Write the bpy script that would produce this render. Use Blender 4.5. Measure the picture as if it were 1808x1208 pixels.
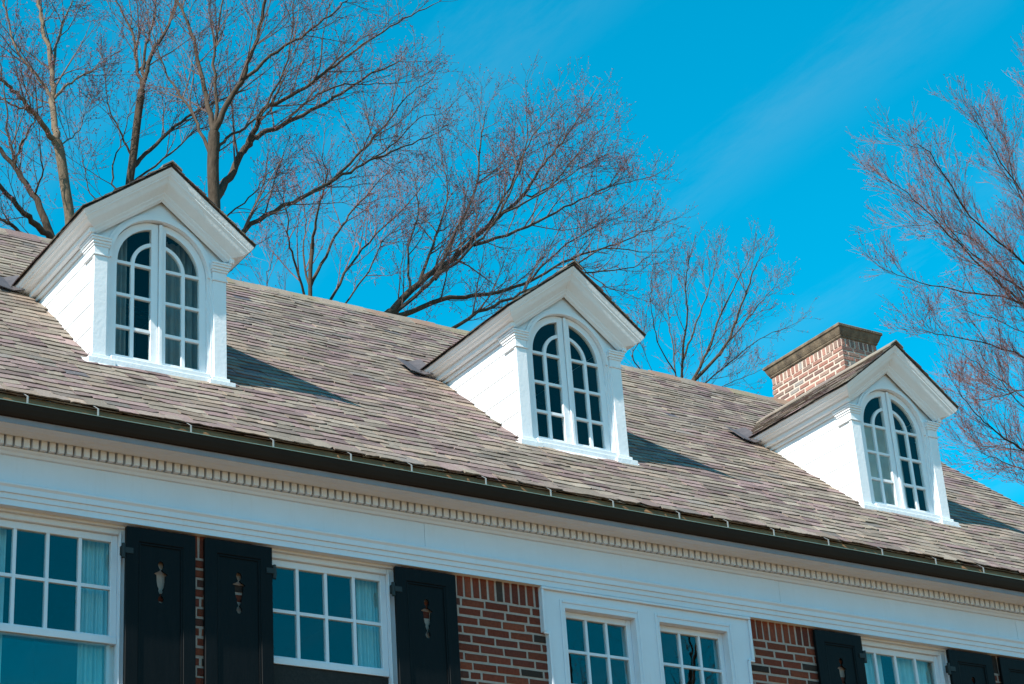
import bpy, bmesh, math, random
from mathutils import Vector, Matrix, noise as mnoise
R = math.radians
for o in list(bpy.data.objects): bpy.data.objects.remove(o)
scene = bpy.context.scene
COL = scene.collection

# ------------------------------------------------------------------ camera
CAM = Vector((-6.1247, -13.6546, 1.6)); F_PX = 3741.95
YAW, PITCH, ROLL = 0.603694, 0.444263, -0.071824
_f = Vector((math.sin(YAW)*math.cos(PITCH), math.cos(YAW)*math.cos(PITCH), math.sin(PITCH)))
_r = Vector((math.cos(YAW), -math.sin(YAW), 0)); _u = _r.cross(_f)
RIGHT = math.cos(ROLL)*_r + math.sin(ROLL)*_u; UP = -math.sin(ROLL)*_r + math.cos(ROLL)*_u; FWD = _f
cd = bpy.data.cameras.new('camera'); cam = bpy.data.objects.new('camera', cd); COL.objects.link(cam)
m = Matrix.Identity(4)
for i in range(3):
    m[i][0] = RIGHT[i]; m[i][1] = UP[i]; m[i][2] = -FWD[i]; m[i][3] = CAM[i]
cam.matrix_world = m
cd.sensor_width = 36; cd.lens = F_PX/1808*36; cd.clip_end = 3000; cd.clip_start = .1
scene.camera = cam

def at(px, py, Y):            # direction of a photo pixel, met with the vertical plane at depth Y
    d = FWD + RIGHT*((px-904)/F_PX) - UP*((py-604)/F_PX)
    return CAM + d*((Y-CAM.y)/d.y)
def to_px(p):
    q = Vector(p)-CAM; z = q.dot(FWD)
    return 904+F_PX*q.dot(RIGHT)/z, 604-F_PX*q.dot(UP)/z

# ------------------------------------------------------------------ sky, sun, exposure
SUN_EL, SUN_AZ = R(45.5), R(13)     # azimuth measured from -X toward -Y
SUN = Vector((-math.cos(SUN_EL)*math.cos(SUN_AZ), -math.cos(SUN_EL)*math.sin(SUN_AZ), math.sin(SUN_EL)))
world = bpy.data.worlds.new('World'); scene.world = world; world.use_nodes = True
nt = world.node_tree; nt.nodes.clear(); N = nt.nodes.new; L = nt.links.new
out = N('ShaderNodeOutputWorld'); bg = N('ShaderNodeBackground'); L(bg.outputs[0], out.inputs[0])
sky = N('ShaderNodeTexSky'); sky.sky_type = 'NISHITA'; sky.sun_disc = False
sky.sun_elevation = SUN_EL; sky.sun_rotation = math.atan2(SUN.x, SUN.y)
sky.air_density = 1.0; sky.dust_density = .1; sky.ozone_density = 2.0
hs = N('ShaderNodeHueSaturation'); hs.inputs['Hue'].default_value = .466; hs.inputs['Saturation'].default_value = 1.6; hs.inputs['Value'].default_value = 1.0
L(sky.outputs[0], hs.inputs['Color'])
tc = N('ShaderNodeTexCoord'); sep = N('ShaderNodeSeparateXYZ'); L(tc.outputs['Generated'], sep.inputs[0])
def M(op, a, b=None, c=None):
    n = N('ShaderNodeMath'); n.operation = op
    for i, v in enumerate((a, b, c)):
        if v is None: continue
        if isinstance(v, (int, float)): n.inputs[i].default_value = v
        else: L(v, n.inputs[i])
    return n.outputs[0]
zc = M('MAXIMUM', sep.outputs[2], .05)
px_, py_ = M('DIVIDE', sep.outputs[0], zc), M('DIVIDE', sep.outputs[1], zc)
cmb = N('ShaderNodeCombineXYZ'); L(M('MULTIPLY', px_, 4.5), cmb.inputs[0]); L(M('MULTIPLY', py_, 1.1), cmb.inputs[1])
nz = N('ShaderNodeTexNoise'); nz.inputs['Scale'].default_value = 1.6; nz.inputs['Detail'].default_value = 9; nz.inputs['Roughness'].default_value = .7
L(cmb.outputs[0], nz.inputs['Vector'])
wv = M('COSINE', M('MULTIPLY', M('SUBTRACT', M('ADD', px_, M('MULTIPLY', nz.outputs[0], .16)), 1.17+.08), 2*math.pi/.29))
wv = M('POWER', M('MAXIMUM', wv, 0), 1.6)
cl = M('MULTIPLY', wv, M('MULTIPLY', M('MAXIMUM', M('SUBTRACT', nz.outputs[0], .37), 0), .36))
cmix = N('ShaderNodeMix'); cmix.data_type = 'RGBA'; L(cl, cmix.inputs[0]); L(hs.outputs[0], cmix.inputs[6]); cmix.inputs[7].default_value = (1.9, 2.6, 2.95, 1)
L(cmix.outputs[2], bg.inputs[0]); bg.inputs[1].default_value = .128
sd = bpy.data.lights.new('sun', 'SUN'); sd.energy = 5.0; sd.angle = R(.53); sd.color = (1, .93, .83)
so = bpy.data.objects.new('sun', sd); COL.objects.link(so); so.location = (-20, -5, 30)
so.rotation_euler = SUN.to_track_quat('Z', 'Y').to_euler()
scene.view_settings.view_transform = 'Standard'; scene.view_settings.look = 'None'
scene.view_settings.exposure = 0.9; scene.view_settings.gamma = 1; scene.view_settings.use_curve_mapping = False
scene.render.engine = 'CYCLES'
scene.cycles.transparent_max_bounces = 16; scene.cycles.max_bounces = 8

# ------------------------------------------------------------------ helpers
class MB:
    def __init__(s): s.v = []; s.f = []; s.t = []; s.cur = None
    def add(s, vs, fs):
        b = len(s.v); s.v += [tuple(p) for p in vs]; s.f += [tuple(i+b for i in f) for f in fs]
        s.t += [s.cur]*len(vs)
    def box(s, x0, x1, y0, y1, z0, z1):
        s.add([(x0,y0,z0),(x1,y0,z0),(x1,y1,z0),(x0,y1,z0),(x0,y0,z1),(x1,y0,z1),(x1,y1,z1),(x0,y1,z1)],
              [(0,3,2,1),(4,5,6,7),(0,1,5,4),(1,2,6,5),(2,3,7,6),(3,0,4,7)])
    def extr_x(s, prof, x0, x1):          # closed (y,z) profile, counter-clockwise seen from +X
        n = len(prof)
        s.add([(x0,y,z) for y,z in prof]+[(x1,y,z) for y,z in prof],
              [(i,(i+1)%n,n+(i+1)%n,n+i) for i in range(n)]+[tuple(range(n))[::-1], tuple(range(n,2*n))])
    def plate(s, outer, holes, y0, y1):   # (x,z) outline with holes, extruded in y
        bm = bmesh.new(); loops = []
        for lp in [outer]+list(holes):
            vs = [bm.verts.new((x, y0, z)) for x, z in lp]; loops.append(vs)
            for i in range(len(vs)): bm.edges.new((vs[i], vs[(i+1)%len(vs)]))
        if holes: bmesh.ops.triangle_fill(bm, use_beauty=True, use_dissolve=False, edges=bm.edges[:])
        else: bm.faces.new(loops[0])
        bm.verts.index_update(); n = len(bm.verts)
        vs = [v.co.copy() for v in bm.verts]; fs = [[v.index for v in f.verts] for f in bm.faces]
        fb = [[i+n for i in f][::-1] for f in fs]; sides = []
        for lp in loops:
            ids = [v.index for v in lp]
            for i in range(len(ids)):
                a, b = ids[i], ids[(i+1)%len(ids)]; sides.append((a, b, b+n, a+n))
        bm.free()
        s.add(vs+[Vector((v.x, y1, v.z)) for v in vs], fs+fb+sides)
    def band(s, cx, cz, r0, r1, a0, a1, y0, y1, n=20):   # flat arc bar
        vs = []
        for i in range(n+1):
            a = a0+(a1-a0)*i/n; c, q = math.cos(a), math.sin(a)
            vs += [(cx+r0*c,y0,cz+r0*q),(cx+r1*c,y0,cz+r1*q),(cx+r1*c,y1,cz+r1*q),(cx+r0*c,y1,cz+r0*q)]
        fs = [(4*i+k,4*i+(k+1)%4,4*i+4+(k+1)%4,4*i+4+k) for i in range(n) for k in range(4)]+[(0,1,2,3),(4*n+3,4*n+2,4*n+1,4*n)]
        s.add(vs, fs)
    def tube(s, pts, rad, k=5):            # parallel-transported rings
        n = len(pts); vs = []; a = None
        for i, p in enumerate(pts):
            d = (pts[min(i+1,n-1)]-pts[max(i-1,0)]).normalized()
            if a is None: a = d.cross(Vector((.31,.17,.93)) if abs(d.z) < .9 else Vector((1,0,0)))
            a = (a-d*a.dot(d)).normalized(); c = d.cross(a)
            for j in range(k):
                t = 2*math.pi*j/k; vs.append(p+(a*math.cos(t)+c*math.sin(t))*rad[i])
        fs = [(i*k+j,i*k+(j+1)%k,(i+1)*k+(j+1)%k,(i+1)*k+j) for i in range(n-1) for j in range(k)]
        s.add(vs, fs)
    def build(s, name, mat, parent=None, keep=False, smooth=False, fix=True):
        me = bpy.data.meshes.new(name); me.from_pydata(s.v, [], s.f)
        if any(t is not None for t in s.t):
            at_ = me.color_attributes.new('tint', 'FLOAT_COLOR', 'POINT'); buf = []
            for t in s.t: buf += list(t or (1,1,1))+[1]
            at_.data.foreach_set('color', buf)
        if fix:
            bm = bmesh.new(); bm.from_mesh(me); bmesh.ops.recalc_face_normals(bm, faces=bm.faces); bm.to_mesh(me); bm.free()
        if smooth: me.polygons.foreach_set('use_smooth', [True]*len(me.polygons))
        me.materials.append(mat)
        o = bpy.data.objects.new(name, me); COL.objects.link(o)
        if parent:
            o.parent = parent
            if keep: o.matrix_parent_inverse = parent.matrix_basis.inverted()
        return o
def tag(o, label, cat=None, group=None, kind=None):
    if label: o['label'] = label
    if cat: o['category'] = cat
    if group: o['group'] = group
    if kind: o['kind'] = kind
    return o
def bevel(o, w=.004, seg=1):
    b = o.modifiers.new('bevel', 'BEVEL'); b.width = w; b.segments = seg; b.limit_method = 'ANGLE'; b.angle_limit = R(40); return o

def material(name, col, rough=.6, spec=.3, attr=False, c2=None, nscale=6, namp=.5, bump=0, bscale=60, metal=0, stretch=None, extra=None):
    mt = bpy.data.materials.new(name); mt.use_nodes = True; t = mt.node_tree; n = t.nodes.new; l = t.links.new
    p = t.nodes['Principled BSDF']; p.inputs['Roughness'].default_value = rough; p.inputs['Specular IOR Level'].default_value = spec; p.inputs['Metallic'].default_value = metal
    geo = n('ShaderNodeNewGeometry'); pos = geo.outputs['Position']
    if stretch:
        mp = n('ShaderNodeMapping'); mp.inputs['Scale'].default_value = stretch; l(pos, mp.inputs[0]); pos = mp.outputs[0]
    nz = n('ShaderNodeTexNoise'); nz.inputs['Scale'].default_value = nscale; nz.inputs['Detail'].default_value = 6; nz.inputs['Roughness'].default_value = .65; l(pos, nz.inputs['Vector'])
    rp = n('ShaderNodeMapRange'); rp.inputs[1].default_value = .32; rp.inputs[2].default_value = .68; rp.inputs[3].default_value = 0; rp.inputs[4].default_value = namp; l(nz.outputs[0], rp.inputs[0])
    mx = n('ShaderNodeMix'); mx.data_type = 'RGBA'; l(rp.outputs[0], mx.inputs[0]); mx.inputs[6].default_value = (*col, 1); mx.inputs[7].default_value = (*(c2 or tuple(c*.7 for c in col)), 1)
    c = mx.outputs[2]
    if attr:
        a = n('ShaderNodeAttribute'); a.attribute_name = 'tint'
        mu = n('ShaderNodeMix'); mu.data_type = 'RGBA'; mu.blend_type = 'MULTIPLY'; mu.inputs[0].default_value = 1; l(c, mu.inputs[6]); l(a.outputs['Color'], mu.inputs[7]); c = mu.outputs[2]
    if extra: c = extra(t, n, l, geo.outputs['Position'], c)
    l(c, p.inputs['Base Color'])
    if bump:
        n2 = n('ShaderNodeTexNoise'); n2.inputs['Scale'].default_value = bscale; n2.inputs['Detail'].default_value = 5; l(pos, n2.inputs['Vector'])
        b = n('ShaderNodeBump'); b.inputs['Strength'].default_value = bump; b.inputs['Distance'].default_value = .01; l(n2.outputs[0], b.inputs['Height']); l(b.outputs[0], p.inputs['Normal'])
    return mt
def peel(t, n, l, pos, c):   # flaked spots and hairline cracks in old white paint
    mp = n('ShaderNodeMapping'); mp.inputs['Scale'].default_value = (9, 9, 3.2); l(pos, mp.inputs[0])
    a = n('ShaderNodeTexNoise'); a.inputs['Scale'].default_value = 4.5; a.inputs['Detail'].default_value = 9; a.inputs['Roughness'].default_value = .75; l(mp.outputs[0], a.inputs['Vector'])
    r = n('ShaderNodeMapRange'); r.inputs[1].default_value = .70; r.inputs[2].default_value = .74; l(a.outputs[0], r.inputs[0])
    mx = n('ShaderNodeMix'); mx.data_type = 'RGBA'; l(r.outputs[0], mx.inputs[0]); l(c, mx.inputs[6]); mx.inputs[7].default_value = (.36, .32, .28, 1); return mx.outputs[2]
def streaks(t, n, l, pos, c):   # faint rain streaks and grime running down the boards
    mp = n('ShaderNodeMapping'); mp.inputs['Scale'].default_value = (16, 16, 1.3); l(pos, mp.inputs[0])
    a = n('ShaderNodeTexNoise'); a.inputs['Scale'].default_value = 1.6; a.inputs['Detail'].default_value = 7; a.inputs['Roughness'].default_value = .7; l(mp.outputs[0], a.inputs['Vector'])
    r = n('ShaderNodeMapRange'); r.inputs[1].default_value = .54; r.inputs[2].default_value = .85; r.inputs[4].default_value = .16; l(a.outputs[0], r.inputs[0])
    mx = n('ShaderNodeMix'); mx.data_type = 'RGBA'; l(r.outputs[0], mx.inputs[0]); l(c, mx.inputs[6]); mx.inputs[7].default_value = (.40, .37, .34, 1); return mx.outputs[2]
def lichen(t, n, l, pos, c):
    a = n('ShaderNodeTexNoise'); a.inputs['Scale'].default_value = 1.1; a.inputs['Detail'].default_value = 4; l(pos, a.inputs['Vector'])
    r = n('ShaderNodeMapRange'); r.inputs[1].default_value = .5; r.inputs[2].default_value = .72; r.inputs[4].default_value = .4; l(a.outputs[0], r.inputs[0])
    mx = n('ShaderNodeMix'); mx.data_type = 'RGBA'; l(r.outputs[0], mx.inputs[0]); l(c, mx.inputs[6]); mx.inputs[7].default_value = (.27, .235, .17, 1); c = mx.outputs[2]
    mp = n('ShaderNodeMapping'); mp.inputs['Scale'].default_value = (2.6, .45, .45); l(pos, mp.inputs[0])      # brown run-off streaks down the slope
    a = n('ShaderNodeTexNoise'); a.inputs['Scale'].default_value = 1.7; a.inputs['Detail'].default_value = 8; a.inputs['Roughness'].default_value = .7; l(mp.outputs[0], a.inputs['Vector'])
    r = n('ShaderNodeMapRange'); r.inputs[1].default_value = .46; r.inputs[2].default_value = .72; r.inputs[4].default_value = .55; l(a.outputs[0], r.inputs[0])
    mx = n('ShaderNodeMix'); mx.data_type = 'RGBA'; l(r.outputs[0], mx.inputs[0]); l(c, mx.inputs[6]); mx.inputs[7].default_value = (.15, .115, .09, 1); return mx.outputs[2]

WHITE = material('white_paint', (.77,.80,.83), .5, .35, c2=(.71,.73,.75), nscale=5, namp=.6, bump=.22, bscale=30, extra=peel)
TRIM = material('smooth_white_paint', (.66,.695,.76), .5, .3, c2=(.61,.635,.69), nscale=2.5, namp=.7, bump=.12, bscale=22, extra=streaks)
SLATE = material('slate_stone', (1,1,1), .75, .3, attr=True, c2=(.72,.72,.74), nscale=26, namp=.85, bump=.5, bscale=55, extra=lichen)
DECK = material('roof_underlay', (.05,.045,.04), .9)
BRICK = material('red_brick', (1,1,1), .85, .2, attr=True, c2=(.62,.6,.6), nscale=55, namp=.9, bump=.6, bscale=120)
MORTAR = material('lime_mortar', (.44,.345,.30), .95, .1, c2=(.33,.26,.225), nscale=20, namp=.8, bump=.5, bscale=150)
CMORTAR = material('chimney_mortar', (.56,.46,.39), .95, .1, c2=(.47,.385,.32), nscale=20, namp=.8, bump=.5, bscale=150)
STONE = material('weathered_cap_stone', (.22,.165,.112), .9, .2, c2=(.07,.054,.042), nscale=9, namp=.95, bump=.6, bscale=60, stretch=(1,1,.5))
GUT = material('dark_bronze_gutter', (.020,.012,.008), .5, .12, c2=(.030,.018,.012), nscale=4, bump=.05, bscale=12)
GLIP = material('lip_highlight_green', (.16,.24,.20), .4, .5, c2=(.30,.34,.30), nscale=14)  # greenish-white highlight along the gutter lip, put into its colour
STEEL = material('galvanised_steel', (.42,.41,.39), .5, .4, metal=.3)
LEAD = material('lead_flashing', (.10,.088,.092), .6, .3, c2=(.06,.052,.056), nscale=12, namp=.8)
OLDWOOD = material('weathered_wood', (.27,.145,.07), .9, .2, c2=(.11,.062,.035), nscale=10, namp=.9, stretch=(.4,4,4))
BLACK = material('black_green_paint', (.0018,.0028,.0036), .5, .12, c2=(.004,.005,.006), nscale=9, namp=.8, bump=.15, bscale=30, stretch=(3,3,.4))
IRON = material('black_iron', (.012,.011,.010), .5, .4)
CLOTH = material('pale_blue_curtain_cloth', (.40,.64,.70), .9, .1)
GREYCLOTH = material('grey_curtain_cloth', (.30,.33,.33), .9, .1)
SHEER = material('cream_sheer_cloth', (.72,.72,.68), .9, .1)
REDCLOTH = material('dark_red_cloth', (.12,.04,.04), .9, .1)
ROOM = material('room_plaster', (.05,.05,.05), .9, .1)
SCREEN = material('insect_screen', (.012,.012,.012), .7, .2, c2=(.03,.028,.026), nscale=90, namp=.9)
BARK = material('grey_brown_bark', (.085,.064,.047), .9, .15, c2=(.034,.025,.018), nscale=14, namp=.9, bump=.8, bscale=40, stretch=(1,1,.35))
PBARK = material('pale_bark', (.19,.145,.10), .9, .15, c2=(.085,.065,.045), nscale=14, namp=.9, bump=.8, bscale=40, stretch=(1,1,.35))
TWIG = material('twig_bark', (.15,.105,.092), .85, .2, c2=(.07,.05,.046), nscale=5, namp=.9)
RTWIG = material('reddish_twig_bark', (.26,.13,.11), .85, .2, c2=(.11,.058,.05), nscale=4, namp=.9)
BUD = material('red_buds', (.25,.085,.10), .8, .2, c2=(.17,.075,.10), nscale=3, namp=.9)
DRYLEAF = material('dry_leaf', (.42,.20,.09), .8, .2)
LAWN = material('dormant_lawn', (.17,.10,.045), .95, .1, c2=(.13,.082,.034), nscale=.8, namp=.9, bump=.6, bscale=30)
def glass(name='window_glass', ior=1.62):
    mt = bpy.data.materials.new(name); mt.use_nodes = True; t = mt.node_tree; t.nodes.clear(); n = t.nodes.new; l = t.links.new
    o = n('ShaderNodeOutputMaterial'); mx = n('ShaderNodeMixShader'); tr = n('ShaderNodeBsdfTransparent'); gl = n('ShaderNodeBsdfGlossy'); fr = n('ShaderNodeFresnel')
    fr.inputs['IOR'].default_value = ior; gl.inputs['Roughness'].default_value = 0.0; tr.inputs[0].default_value = (.93,.97,.96,1)
    g = n('ShaderNodeNewGeometry'); z = n('ShaderNodeTexNoise'); z.inputs['Scale'].default_value = 3.5; l(g.outputs['Position'], z.inputs['Vector'])
    b = n('ShaderNodeBump'); b.inputs['Strength'].default_value = .035; b.inputs['Distance'].default_value = .02; l(z.outputs[0], b.inputs['Height']); l(b.outputs[0], gl.inputs['Normal'])
    mr = n('ShaderNodeMapRange'); mr.inputs[3].default_value = ior; mr.inputs[4].default_value = 1/ior   # thin sheet: same reflectance from both sides
    l(g.outputs['Backfacing'], mr.inputs[0]); l(mr.outputs[0], fr.inputs['IOR'])
    l(fr.outputs[0], mx.inputs[0]); l(tr.outputs[0], mx.inputs[1]); l(gl.outputs[0], mx.inputs[2]); l(mx.outputs[0], o.inputs[0]); return mt
GLASS = glass(); OLDGLASS = glass('old_attic_glass', 1.33)

# ------------------------------------------------------------------ ground
b = MB(); b.add([(-900,-900,0),(900,-900,0),(900,900,0),(-900,900,0)], [(0,1,2,3)])
tag(b.build('lawn', LAWN, fix=False), 'dormant tan lawn all around the brick house', 'lawn', kind='structure')

# ------------------------------------------------------------------ house constants
Z0 = 8.594                       # dormer base height above the ground
DX = (0.0, 3.888, 7.731)         # dormer centres
XL, XR = -5.2, 10.45             # roof ends
SL = .8764; RZ = -.056           # roof plane z = RZ + SL*y (relative to Z0)
YR = 3.111; YE = -.985           # ridge, slate eave edge
YW = -.70                        # brick face
ANG = math.atan(SL); CA, SA = math.cos(ANG), math.sin(ANG)
rnd = random.Random(7)
house = bpy.data.objects.new('brick_house', None); COL.objects.link(house); house.location = (3, 2.5, 0)
tag(house, 'long red brick house with slate roof, three white dormers and black shutters', 'house')
def hp(mb, name, mat, **k): return mb.build(name, mat, house, keep=True, **k)
def sub(mb, name, mat, parent, **k):
    o = mb.build(name, mat, parent, **k); return o

# ------------------------------------------------------------------ brick wall
XWL, XWR = XL+.12, XR-.12
WINS = (-1.103, 1.047, 6.677)    # sash window centres
ZT, ZB = Z0-1.60, Z0-3.25
openings = [(w-.60, w+.60) for w in WINS]+[(2.93, 4.92)]
b = MB(); x = XWL
yb = YW+.006
for a, c in sorted(openings):
    b.box(x, a, yb, yb+.28, ZB, Z0-1.0); x = c
b.box(x, XWR, yb, yb+.28, ZB, Z0-1.0)
for a, c in openings: b.box(a, c, yb, yb+.28, ZT+.02, Z0-1.0)
wall = hp(b, 'wall', MORTAR)
b = MB(); b.box(XWL, XWR, yb, yb+.28, 0, ZB); b.box(XWL, XWR, 7.0, 7.28, 0, Z0-1.0)
for x0, x1 in ((XWL, XWL+.28), (XWR-.28, XWR)):
    pr = [(yb+.28, 0), (7.0, 0), (7.0, Z0-1.0), (YR, Z0+RZ+SL*YR-.12), (yb+.28, Z0-.85)]
    b.extr_x(pr, x0, x1)
b.cur = None
BW = material('brick_far_side', (.22,.075,.05), .9, .1, c2=(.36,.27,.23), nscale=30, namp=.7)
hp(b, 'outer_wall', BW)
BCOLS = [(.185,.040,.022)]*6+[(.215,.052,.027)]*5+[(.15,.037,.024)]*5+[(.095,.034,.025)]*1+[(.05,.033,.027)]*1
def brick_mesh(mb, x0, x1, z0, z1, yf, dy=.06, axis=0, cols=BCOLS, k=1.0):
    j = lambda s=.003: rnd.uniform(-s, s)
    c = rnd.choice(cols); f = rnd.uniform(.8, 1.2)*k; mb.cur = tuple(q*f for q in c)
    yo = yf+rnd.uniform(-.003, .003); e = .004
    P = [(x0+j(),yo+e+j(.001),z0+j()),(x1+j(),yo+e+j(.001),z0+j()),(x1+j(),yo+e,z1+j()),(x0+j(),yo+e,z1+j())]
    I = [(x0+e+j(),yo,z0+e+j()),(x1-e+j(),yo,z0+e+j()),(x1-e+j(),yo,z1-e+j()),(x0+e+j(),yo,z1-e+j())]
    B = [(p[0],yo+dy,p[2]) for p in P]
    vs = P+I+B
    if axis: vs = [(v[1], v[0], v[2]) for v in vs]
    mb.add(vs, [(4,5,6,7)]+[(i,(i+1)%4,4+(i+1)%4,4+i) for i in range(4)]+[(8+i,8+(i+1)%4,(i+1)%4,i) for i in range(4)])
BLEN, BCRS, JT = .2135, .0715, .0185
seen = [(-.10,.06),(2.06,2.93),(4.90,5.70),(7.70,7.86),(-.62,.60),(1.52,2.12),(5.6,6.2),(7.2,8.4)]
blist = []
xs = XWL
while xs < XWR-.08:                 # soldier course
    blist.append((xs, xs+BCRS-JT, Z0-1.788+JT/2, Z0-1.592)); xs += BCRS
row = 0; zt = Z0-1.788
while zt > ZB+.05:
    xs = XWL-(row%2)*BLEN/2-.033*(row%3)
    while xs < XWR:
        ln = BLEN/2 if rnd.random() < .06 else BLEN
        x0, x1 = max(xs, XWL), min(xs+ln-JT, XWR)
        if x1-x0 > .03: blist.append((x0, x1, zt-BCRS+JT/2, zt-JT/2))
        xs += ln
    zt -= BCRS; row += 1
def cut_zone(x, z): return Z0-2.2 < z < Z0-1.84 and any(abs(x-u) < .14 for u in (-.32,.28,1.835,5.926,7.473,8.10))
rest = MB(); nb = 0
for x0, x1, z0, z1 in blist:
    skip = False
    for a, c in openings:
        if x0 < c and x1 > a:
            if x0 >= a-.01 and x1 <= c+.01: skip = True
            elif x0 < a: x1 = a-.002
            else: x0 = c+.002
    if not skip and cut_zone((x0+x1)/2, (z0+z1)/2) and rnd.random() < .62: continue
    if skip or x1-x0 < .02: continue
    cx, cz = (x0+x1)/2, (z0+z1)/2; p = to_px((cx, YW, cz))
    big = (cz > Z0-1.8 or any(a < cx < c for a, c in seen[:4])) and -5 < p[0] < 1815 and p[1] < 1212 and any(a < cx < c for a, c in seen)
    if big and nb < 200:
        q = MB(); brick_mesh(q, x0, x1, z0, z1, YW); q.build('brick', BRICK, wall, keep=False); nb += 1
    else: brick_mesh(rest, x0, x1, z0, z1, YW)
tag(rest.build('brick', BRICK, wall), None, kind='stuff')
# ------------------------------------------------------------------ entablature
b = MB()      # eave box: soffit, bed mould
b.extr_x([(-1.0,Z0-1.0),(-1.0,Z0-1.131),(-.985,Z0-1.133),(-.985,Z0-1.124),(-.90,Z0-1.124),(-.892,Z0-1.128),(-.86,Z0-1.129),(-.835,Z0-1.134),(-.815,Z0-1.134),(-.815,Z0-1.122),(-.752,Z0-1.122),(-.752,Z0-1.199),(-.772,Z0-1.203),(-.765,Z0-1.214),(-.748,Z0-1.224),(-.738,Z0-1.240),(-.722,Z0-1.244),(-.60,Z0-1.244),(-.60,Z0-1.0)], XL, XR)
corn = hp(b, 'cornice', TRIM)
CORONA_SHADE = material('corona_shade_grey', (.27,.25,.265), .6, .2, c2=(.21,.19,.20), nscale=4, namp=.8)
b = MB(); b.box(XL+.001, XR-.001, -1.0035, -1.0005, Z0-1.1305, Z0-1.075); b.build('corona_shade_strip', CORONA_SHADE, corn)  # thin strip over the corona; shade beneath the gutter put into its grey
den = MB(); den.box(-.0215,.0215,-.806,-.7515,Z0-1.1985,Z0-1.1225); d0 = den.build('dentil', TRIM, corn); d0.location.x = XL+.06
k = 1
while XL+.06+k*.0622 < XR-.03:
    o = d0.copy(); COL.objects.link(o); o.location.x = XL+.06+k*.0622; k += 1
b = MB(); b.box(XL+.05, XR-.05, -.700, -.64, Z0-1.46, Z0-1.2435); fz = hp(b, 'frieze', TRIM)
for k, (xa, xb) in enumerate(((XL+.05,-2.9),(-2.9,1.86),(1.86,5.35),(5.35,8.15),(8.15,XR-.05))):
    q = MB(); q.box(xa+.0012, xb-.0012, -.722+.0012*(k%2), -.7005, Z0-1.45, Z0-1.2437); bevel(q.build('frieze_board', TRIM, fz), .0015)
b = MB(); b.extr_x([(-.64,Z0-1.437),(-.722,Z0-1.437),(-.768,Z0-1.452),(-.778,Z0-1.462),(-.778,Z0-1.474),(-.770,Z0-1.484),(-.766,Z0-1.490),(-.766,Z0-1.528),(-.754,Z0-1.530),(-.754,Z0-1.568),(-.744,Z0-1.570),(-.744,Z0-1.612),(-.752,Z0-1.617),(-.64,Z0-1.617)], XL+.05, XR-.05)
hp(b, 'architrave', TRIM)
# gutter
b = MB()
b.extr_x([(-1.046,Z0-.993),(-1.050,Z0-1.0),(-1.044,Z0-1.03),(-1.034,Z0-1.065),(-1.025,Z0-1.085),(-1.0045,Z0-1.089),(-1.0045,Z0-1.07),(-1.020,Z0-1.066),(-1.034,Z0-1.025),(-1.034,Z0-.993)], XL, XR)
gut = hp(b, 'gutter', GUT)
b = MB()
n = 60
for i in range(n):
    x0 = XL+(XR-XL)*i/n; x1 = XL+(XR-XL)*(i+1)/n-.002
    b.box(x0, x1, -1.053, -1.040, Z0-.9925, Z0-.987)
b.build('lip', GLIP, gut)
b = MB(); b.extr_x([(-1.012,Z0-1.08),(-.975,Z0-1.08),(-.93,Z0-.90),(-.962,Z0-.905),(-.985,Z0-.94),(-.990,Z0-1.0)], XL+.02, XR-.02)
hp(b, 'fascia_board', OLDWOOD)
for hx in [-4.6,-3.9,-3.2,-2.5,-1.95,-1.44,-.93,-.23,.42,1.06,1.58,2.24,2.84,3.44,4.1,4.6,5.09,5.69,6.3,6.93,7.51,8.1,8.8,9.5]:
    q = MB(); zz = Z0-.985
    q.box(hx-.006, hx+.006, -1.040, -1.037, zz-.02, zz+.055)
    q.add([(hx-.006,-1.040,zz+.055),(hx+.006,-1.040,zz+.055),(hx-.04,-.93,Z0+RZ+SL*-.93+.034),(hx-.052,-.93,Z0+RZ+SL*-.93+.034)], [(0,1,2,3)])
    q.build('hanger', STEEL, gut)

# ------------------------------------------------------------------ roof
b = MB()
xsb = [XL]+[v for d in DX for v in (d-.5, d+.5)]+[XR]; ysb = [YE+.03, .10, 1.35, YR]
for i in range(len(xsb)-1):
    for j in range(3):
        if i % 2 == 1 and j == 1: continue
        x0, x1, y0, y1 = xsb[i], xsb[i+1], ysb[j], ysb[j+1]
        b.add([(x0,y0,Z0+RZ+SL*y0-.004),(x1,y0,Z0+RZ+SL*y0-.004),(x1,y1,Z0+RZ+SL*y1-.004),(x0,y1,Z0+RZ+SL*y1-.004)], [(0,1,2,3)])
b.add([(XL,YR,Z0+RZ+SL*YR-.004),(XR,YR,Z0+RZ+SL*YR-.004),(XR,2*YR-YE,Z0+RZ+SL*YE),(XL,2*YR-YE,Z0+RZ+SL*YE)], [(0,1,2,3)])
roof = hp(b, 'roof', DECK, fix=False)
SCOLS = [(.235,.213,.175)]*6+[(.275,.252,.208)]*4+[(.205,.150,.150)]*5+[(.235,.180,.172)]*5+[(.265,.222,.178)]*5+[(.225,.195,.170)]*5+[(.19,.18,.165)]
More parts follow.
